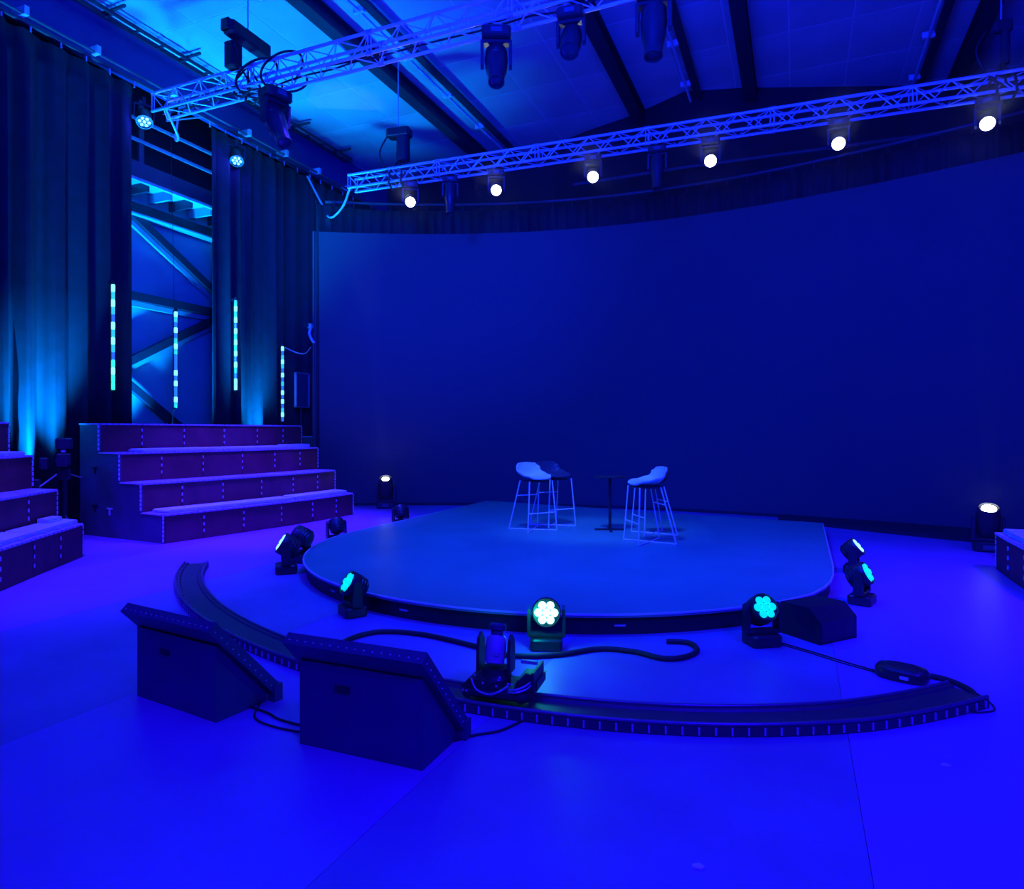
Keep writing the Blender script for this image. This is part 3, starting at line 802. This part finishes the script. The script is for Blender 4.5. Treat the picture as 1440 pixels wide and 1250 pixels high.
# ============================================================ STOOLS AND TABLE
def bar_stool(label, loc, facing, shell):
    t = thing('bar_stool', label, 'stool', loc, facing)
    # shell: grid lofted seat pan rising into a low back at -x
    b = MB(); vs = []; NU, NV = 14, 10
    prof = [(.205, .735), (.195, .755), (.14, .762), (.06, .757), (-.02, .752), (-.09, .757), (-.145, .785), (-.185, .845), (-.21, .91), (-.225, .955), (-.232, .972)]
    wid = [.15, .185, .21, .22, .22, .22, .222, .215, .20, .175, .145]
    for i, (x, z) in enumerate(prof):
        for j in range(NV + 1):
            v = -1 + 2 * j / NV
            side = abs(v) ** 3
            lift = .030 * side * (1 if i > 1 else 0.4) + (.05 * side if 4 <= i <= 7 else 0)
            fw_ = .035 * side if i > 6 else 0
            vs.append((x + fw_, v * wid[i], z + lift * (1 if i < 8 else .2)))
    n = NV + 1; fs = []
    for i in range(len(prof) - 1):
        for j in range(NV): fs.append((i * n + j, i * n + j + 1, (i + 1) * n + j + 1, (i + 1) * n + j))
    b.add(vs, fs)
    s = b.build('seat_shell', shell, t, smooth=80)
    m1 = s.modifiers.new('thick', 'SOLIDIFY'); m1.thickness = .035; m1.offset = -1
    m2 = s.modifiers.new('round', 'SUBSURF'); m2.levels = 1; m2.render_levels = 2
    MB().cbox((.03, 0, .715), (.30, .30, .02), .01).build('seat_plate', M_fixture, t)
    # front legs stand almost upright, rear legs splay backwards
    def lp(sx, sy, z):
        f = max(0.0, min(1.0, (0.715 - z) / .70))
        a = (.195, .195) if sx > 0 else (-.10, .165)
        b_ = (.235, .25) if sx > 0 else (-.27, .25)
        return (a[0] + (b_[0] - a[0]) * f, sy * (a[1] + (b_[1] - a[1]) * f), z)
    for sx, sy in [(1, 1), (1, -1), (-1, 1), (-1, -1)]:
        MB().tube([lp(sx, sy, .725), lp(sx, sy, .03), lp(sx, sy, .010)], .0095, 8).build('leg', M_chrome, t, smooth=50)
    MB().tube([lp(-1, -1, .010), lp(1, 1, .010)], .009, 8).build('base_bar', M_chrome, t, smooth=50)
    MB().tube([lp(-1, 1, .010), lp(1, -1, .010)], .009, 8).build('base_bar', M_chrome, t, smooth=50)
    MB().tube([lp(1, 1, .27), lp(1, -1, .27)], .009, 8).build('footrest', M_chrome, t, smooth=50)
    MB().tube([lp(-1, 1, .50), lp(-1, -1, .50)], .008, 8).build('back_bar', M_chrome, t, smooth=50)
    return t
bar_stool('pale shelled bar stool on thin legs, in front of a navy one', (-3.51, 8.96, .17), R(-35), M_seat)
bar_stool('navy shelled bar stool half hidden behind a pale one', (-3.40, 9.50, .17), R(-35), M_seatdark)
bar_stool('pale shelled bar stool beyond the thin table from the seating tiers', (-1.76, 8.55, .17), R(215), M_seat)
bar_stool('dark bar stool hidden behind the pale stool beyond the table', (-1.85, 9.30, .17), R(215), M_seatblack).scale = (.95, .95, .93)
t = thing('bar_table', 'thin dark round table on a single column between the bar stools', 'table', (-2.49, 9.40, .17))
MB().lathe([(.225, .765), (.235, .772), (.235, .782), (.228, .788)], 32).build('table_top', M_blackgloss, t, smooth=30)
MB().lathe([(.022, .02), (.022, .765)], 12).build('column', M_black, t, smooth=40)
for k in range(4):
    a = R(20 + 90 * k)
    MB().box((.11 * math.cos(a), .11 * math.sin(a), .012), (.22, .035, .024), rz=a).build('foot', M_black, t)

# ============================================================ FLOOR MONITORS
def floor_monitor(label, p0, p1, h, top_out):
    """cabinet with a sloping display facing the stage; p0,p1 = back bottom corners (towards the camera)."""
    p0, p1 = Vector((*p0, 0)), Vector((*p1, 0))
    W = (p1 - p0).length
    rz = math.atan2(p1.y - p0.y, p1.x - p0.x)
    t = thing('floor_monitor', label, 'monitor', p0, rz)
    D = .34
    # cabinet side profile in (y,z)
    prof = [(0, .0), (0, h), (.03, h), (D, .06), (D, 0)]
    cab = MB().extr([(0.0, y, z) for y, z in prof], (W, 0, 0)).build('cabinet', M_mon, t)
    MB().box((W * .37, -.003, h * .74), (.085, .012, .03)).build('handle_hole', M_black, cab)
    # sloping display slab, overhanging the top back edge
    y0, z0, y1, z1 = -.055, h + .125, D + .06, .045
    d = Vector((0, y1 - y0, z1 - z0)); L = d.length
    ang = math.atan2(z1 - z0, y1 - y0)
    e = .045
    th = .062
    m = Matrix.Rotation(ang, 4, 'X')
    nrm = m @ Vector((0, 0, 1))
    c = Vector((W / 2, (y0 + y1) / 2, (z0 + z1) / 2))
    slab = MB().box(c, (W + 2 * e, L, th), m=m).build('display_case', M_mon, t)
    MB().box(c + nrm * (th / 2 + .002), (W + 2 * e - .06, L - .06, .006), m=m).build('display_glass', M_sign, slab)
    me = MB().box((0, 0, 0), (.006, .006, .006)).mesh('screw'); me.materials.append(M_alu)
    for k in range(12):
        f = .05 + .9 * k / 11
        q = Vector((W + e + .001, y0 + (y1 - y0) * f, z0 + (z1 - z0) * f)) - nrm * .008
        link('screw', me, slab, q)
    for k in range(16):
        q = Vector((-e + (W + 2 * e) * (.04 + .92 * k / 15), y0, z0)) + (m @ Vector((0, -.002, .0))) - nrm * .008
        link('screw', me, slab, q)
    MB().box((W + e - .02, y1 - .02, .05), (.06, .06, .10)).build('foot_block', M_mon, t)
    MB().box((-e + .02, y1 - .02, .05), (.06, .06, .10)).build('foot_block', M_mon, t)
    return t
floor_monitor('charcoal floor monitor cabinet nearest the seating aisle', (-3.67, 2.79), (-2.93, 2.70), .42, .1)
floor_monitor('charcoal floor monitor cabinet beside the camera dolly', (-2.34, 2.69), (-1.62, 2.70), .43, .1)

# ============================================================ CAMERA TRACK AND DOLLY
TC = (-2.31, 8.59)
t = thing('camera_track', 'curved dark rail track on the floor around the stage front', 'track', (TC[0], TC[1], 0))
A0, A1 = R(214), R(310)
# measured radius varies a little along the sweep
def trk(a, dr, z):
    s = (math.degrees(a) - 214) / 96
    r0 = 5.24 - .16 * math.sin(PI * min(1, s / .62)) * (1 if s < .62 else 0) + (.10 * math.sin(PI * (s - .62) / .38) if s > .62 else 0)
    r0 -= 0.05 * max(0, (s - .9) / .1)
    return (r0 + dr) * math.cos(a), (r0 + dr) * math.sin(a), z
NS = 120
aa = [A0 + (A1 - A0) * k / NS for k in range(NS + 1)]
for dr, zz in ((-.012, .062), (-.262, .056)):
    MB().tube([trk(a, dr, zz) for a in aa], .012, 8).build('rail', M_trackrail, t, smooth=50)
b = MB()
b.loft([[trk(a, dr, z) for dr, z in ((0.0, .0), (0.0, .052), (-.05, .056), (-.06, .040), (-.215, .040), (-.225, .052), (-.275, .052), (-.275, .0))] for a in aa]); b.build('bed', M_track, t, smooth=30)
me = MB().box((0, 0, 0), (.010, .009, .040)).mesh('bolt'); me.materials.append(M_bolt)
mk = MB().lathe([(.007, 0), (.005, .006)], 6).mesh('stud'); mk.materials.append(M_bolt)
nb = 104
for k in range(nb):
    a = A0 + (A1 - A0) * (k + .5) / nb
    x, y, z = trk(a, .004, .030)
    link('bolt', me, t, (x, y, z), (0, 0, a))
    if k % 2 == 0:
        x, y, z = trk(a, -.035, .055); link('stud', mk, t, (x, y, z))

dl = thing('camera_dolly', 'robotic camera dolly with a grey camera head on the curved track', 'dolly', (-1.60, 3.53, .074), R(6))
MB().cbox((0.02, 0, .035), (.40, .27, .05), .02).build('cart_plate', M_fixture, dl, smooth=30)
for sx in (-.15, .17):
    for sy in (-.115, .115):
        MB().lathe([(.03, -.012), (.03, .012)], 14, Matrix.Rotation(R(90), 4, 'X')).build('wheel', M_rubber, dl, loc=(sx, sy, .028))
MB().extr([(-.19, -.13, .06), (.05, -.13, .06), (.02, -.13, .10), (-.14, -.13, .115)], (0, .25, 0)).build('motor_housing', M_fixture, dl)
MB().lathe([(.095, .06), (.095, .10), (.08, .125), (.075, .15)], 24).build('turntable', M_blackgloss, dl, smooth=30, loc=(-.02, 0, 0))
for sx in (-1, 1):
    x = -.02 + sx * .085
    MB().extr([(x, -.055, .13), (x, .055, .13), (x, .05, .30), (x, .01, .345), (x, -.035, .32), (x, -.05, .25)], (.018 * sx, 0, 0)).build('tilt_arm', M_fixture, dl, smooth=20)
cb = MB().lathe([(.035, -.085), (.058, -.08), (.062, .0), (.058, .06), (.045, .075)], 24).build('camera_body', M_cambody, dl, smooth=40, loc=(-.02, 0, .255), rot=(R(-18), 0, 0), label='pale grey camera body')
MB().lathe([(.038, .07), (.036, .10), (.050, .105), (.052, .13), (.040, .145)], 20).build('lens_barrel', M_mon, cb, smooth=35)
MB().box((.022, -.058, -.03), (.035, .012, .02)).build('name_plate', M_steel, cb)
MB().extr([(.12, -.10, .06), (.24, -.10, .06), (.24, -.10, .15), (.19, -.10, .165), (.13, -.10, .10)], (0, .02, 0)).build('control_box', M_fixture, dl)
MB().box((.19, .03, .085), (.12, .20, .05)).box((.235, .0, .12), (.015, .22, .11)).build('side_bracket', M_fixture, dl)
MB().box((.16, .09, .165), (.10, .02, .02)).build('bracket_lip', M_steel, dl)
MB().tube(spline([(-.12, -.14, .12), (-.08, -.165, .07), (0, -.175, .055), (.06, -.165, .075), (.10, -.14, .10)], 6), .006, 6).build('dolly_cable', M_steel, dl, smooth=60)
MB().tube(spline([(.10, -.13, .075), (.15, -.14, .085), (.19, -.12, .10), (.22, -.10, .12)], 6), .006, 6).build('dolly_cable', M_steel, dl, smooth=60)
MB().tube(spline([(.10, -.13, .06), (.15, -.145, .07), (.20, -.12, .085), (.225, -.10, .105)], 6), .006, 6).build('dolly_cable', M_steel, dl, smooth=60)
me = MB().lathe([(.008, 0), (.006, .006)], 8, Matrix.Rotation(R(90), 4, 'X')).mesh('bolt'); me.materials.append(M_steel)
for x, z in ((-.17, .045), (-.15, .045), (.10, .11), (.12, .11), (-.10, .14), (.05, .14), (-.05, .10), (.03, .09)):
    link('bolt', me, dl, (x, -.138, z))

# rounded box at the track end and its loops of cable
t = thing('track_end_box', 'rounded black box lying by the open end of the camera track', 'box', (.63, 4.95, 0), R(-18))
rings = []
for k, z in ((.92, 0), (1, .02), (1, .055), (.9, .075), (.6, .085)):
    rings.append([(k * .155 * (abs(math.cos(a)) ** .7) * math.copysign(1, math.cos(a)), k * .105 * (abs(math.sin(a)) ** .8) * math.copysign(1, math.sin(a)), z) for a in [2 * PI * j / 28 for j in range(28)]])
MB().loft(rings).build('shell', M_blackgloss, t, smooth=50)
MB().box((.03, -.098, .035), (.05, .02, .02)).build('socket', M_alu, t)

def cable(label, pts, r, m=M_rubber, z=None, name='floor_cable'):
    P = spline([(x, y, r if z is None else z) for x, y in pts], 8)
    c = P[0].copy(); c.z = 0
    o = MB().tube([p - c for p in P], r, 8).build(name, m, smooth=60)
    o.location = c
    return tag(o, label, 'cable')
cable('thick black cable snaking over the floor before the stage skirt', [(-3.13, 4.02), (-3.12, 4.25), (-2.99, 4.42), (-2.65, 4.47), (-2.17, 4.38), (-1.85, 4.30), (-1.56, 4.44), (-1.32, 4.68), (-1.07, 4.72), (-.86, 4.66), (-.72, 4.75), (-.66, 4.93), (-.74, 5.08), (-.9, 5.05)], .019)
cable('thin black cable on the floor between the two monitor cabinets', [(-2.95, 2.93), (-2.75, 2.90), (-2.62, 2.86), (-2.3, 2.84)], .007)
cable('thin black cable curling behind the gap between the monitor cabinets', [(-2.9, 3.0), (-2.78, 2.83), (-2.6, 2.78), (-2.36, 2.79)], .006)
cable('thin black cable from the monitor to the camera dolly', [(-1.62, 3.02), (-1.55, 3.12), (-1.45, 3.22), (-1.38, 3.40)], .007)
cable('thin dark cable running from the wash light to the rounded box', [(-.14, 5.42), (.1, 5.27), (.32, 5.12), (.52, 5.0)], .005)
cable('second dark cable beside the one running to the rounded box', [(-.14, 5.38), (.1, 5.23), (.3, 5.09), (.5, 4.98)], .004)
cable('thick black cable looping round the open end of the camera track', [(.75, 5.02), (.88, 4.98), (.97, 4.85), (.98, 4.7), (.93, 4.52)], .018)
cable('thin violet cable loop on the floor beyond the track end', [(.93, 4.95), (1.02, 4.8), (1.05, 4.6), (.95, 4.5), (.8, 4.44), (.6, 4.28)], .005, M_track)

# black wedge speaker beside the stage
t = thing('wedge_speaker', 'black wedge speaker on the floor beside the straight stage side', 'speaker', (0.16, 5.46, 0), R(50))
MB().extr([(0, 0, 0), (0, 0, .17), (0, .10, .26), (0, .36, .25), (0, .42, 0)], (.42, 0, 0)).build('cabinet', M_black, t, rot=None)
MB().extr([(.02, -.004, .02), (.40, -.004, .02), (.40, -.004, .17), (.02, -.004, .17)], (0, .004, 0)).build('grille', M_fixture, t)

# broadcast camera on pedestal behind the near seating
t = thing('broadcast_camera', 'dark broadcast camera on a pedestal between the seating blocks', 'camera', (-9.55, 6.12, 0), R(-35))
MB().tube([(0, 0, .1), (0, 0, .95)], .05, 10).build('pedestal', M_fixture, t, smooth=40)
for k in range(3):
    a = R(30 + 120 * k)
    MB().tube([(0, 0, .45), (.38 * math.cos(a), .38 * math.sin(a), .02)], .02, 6).build('tripod_leg', M_fixture, t)
MB().cbox((0, 0, 1.0), (.16, .16, .16), .02).build('pan_head', M_blackgloss, t)
bd = MB().cbox((0, 0, 1.20), (.40, .16, .18), .02).build('camera_body', M_fixture, t, smooth=30)
MB().lathe([(.06, 0), (.07, .16), (.08, .22)], 14, Matrix.Rotation(R(90), 4, 'Y')).build('lens', M_blackgloss, bd, loc=(.20, 0, 1.20))
MB().cbox((-.05, 0, 1.43), (.34, .20, .16), .03).build('viewfinder', M_fixture, t, smooth=30)
MB().box((.04, 0, 1.325), (.26, .05, .03)).build('top_handle', M_steel, t)
MB().tube([(-.1, .05, 1.0), (-.45, .18, .92), (-.55, .2, .92)], .012, 6).build('pan_bar', M_steel, t)
MB().tube([(.05, -.08, 1.0), (.45, -.25, .86)], .012, 6).build('pan_bar', M_steel, t)
MB().cbox((.20, -.22, 1.16), (.12, .10, .16), .02).build('control_box', M_blackgloss, t)
MB().cbox((.24, -.30, .86), (.10, .10, .18), .02).build('control_box', M_blackgloss, t)

# tiny scraps on the bare floor
for x, y, l in ((.64, 3.72, 'small pale scrap on the bare floor outside the track'), (-.35, 2.49, 'tiny pale scrap on the bare floor nearest the camera')):
    tag(MB().prism([(.0, .0), (.035, .006), (.042, .026), (.018, .036), (-.004, .02)], 0, .004).build('paper_scrap', M_seat, loc=(x, y, 0)), l, 'scrap')

# thin stage haze hanging in front of the screen, which shows the two upward beams
hz = bpy.data.materials.new('stage_haze')
hz.use_nodes = True
nt = hz.node_tree
nt.nodes.remove(nt.nodes['Principled BSDF'])
vsn = nt.nodes.new('ShaderNodeVolumeScatter')
vsn.inputs['Density'].default_value = 0.014
vsn.inputs['Anisotropy'].default_value = 0.35
vsn.inputs['Color'].default_value = (0.9, 0.95, 1, 1)
nt.links.new(vsn.outputs[0], nt.nodes['Material Output'].inputs['Volume'])
hb = MB().box((0, 0, 3.2), (13.2, 3.2, 6.2)).build('stage_haze', hz, loc=(-2.7, 11.4, 0), kind='stuff')
tag(hb, 'thin haze drifting in front of the curved screen', 'haze')
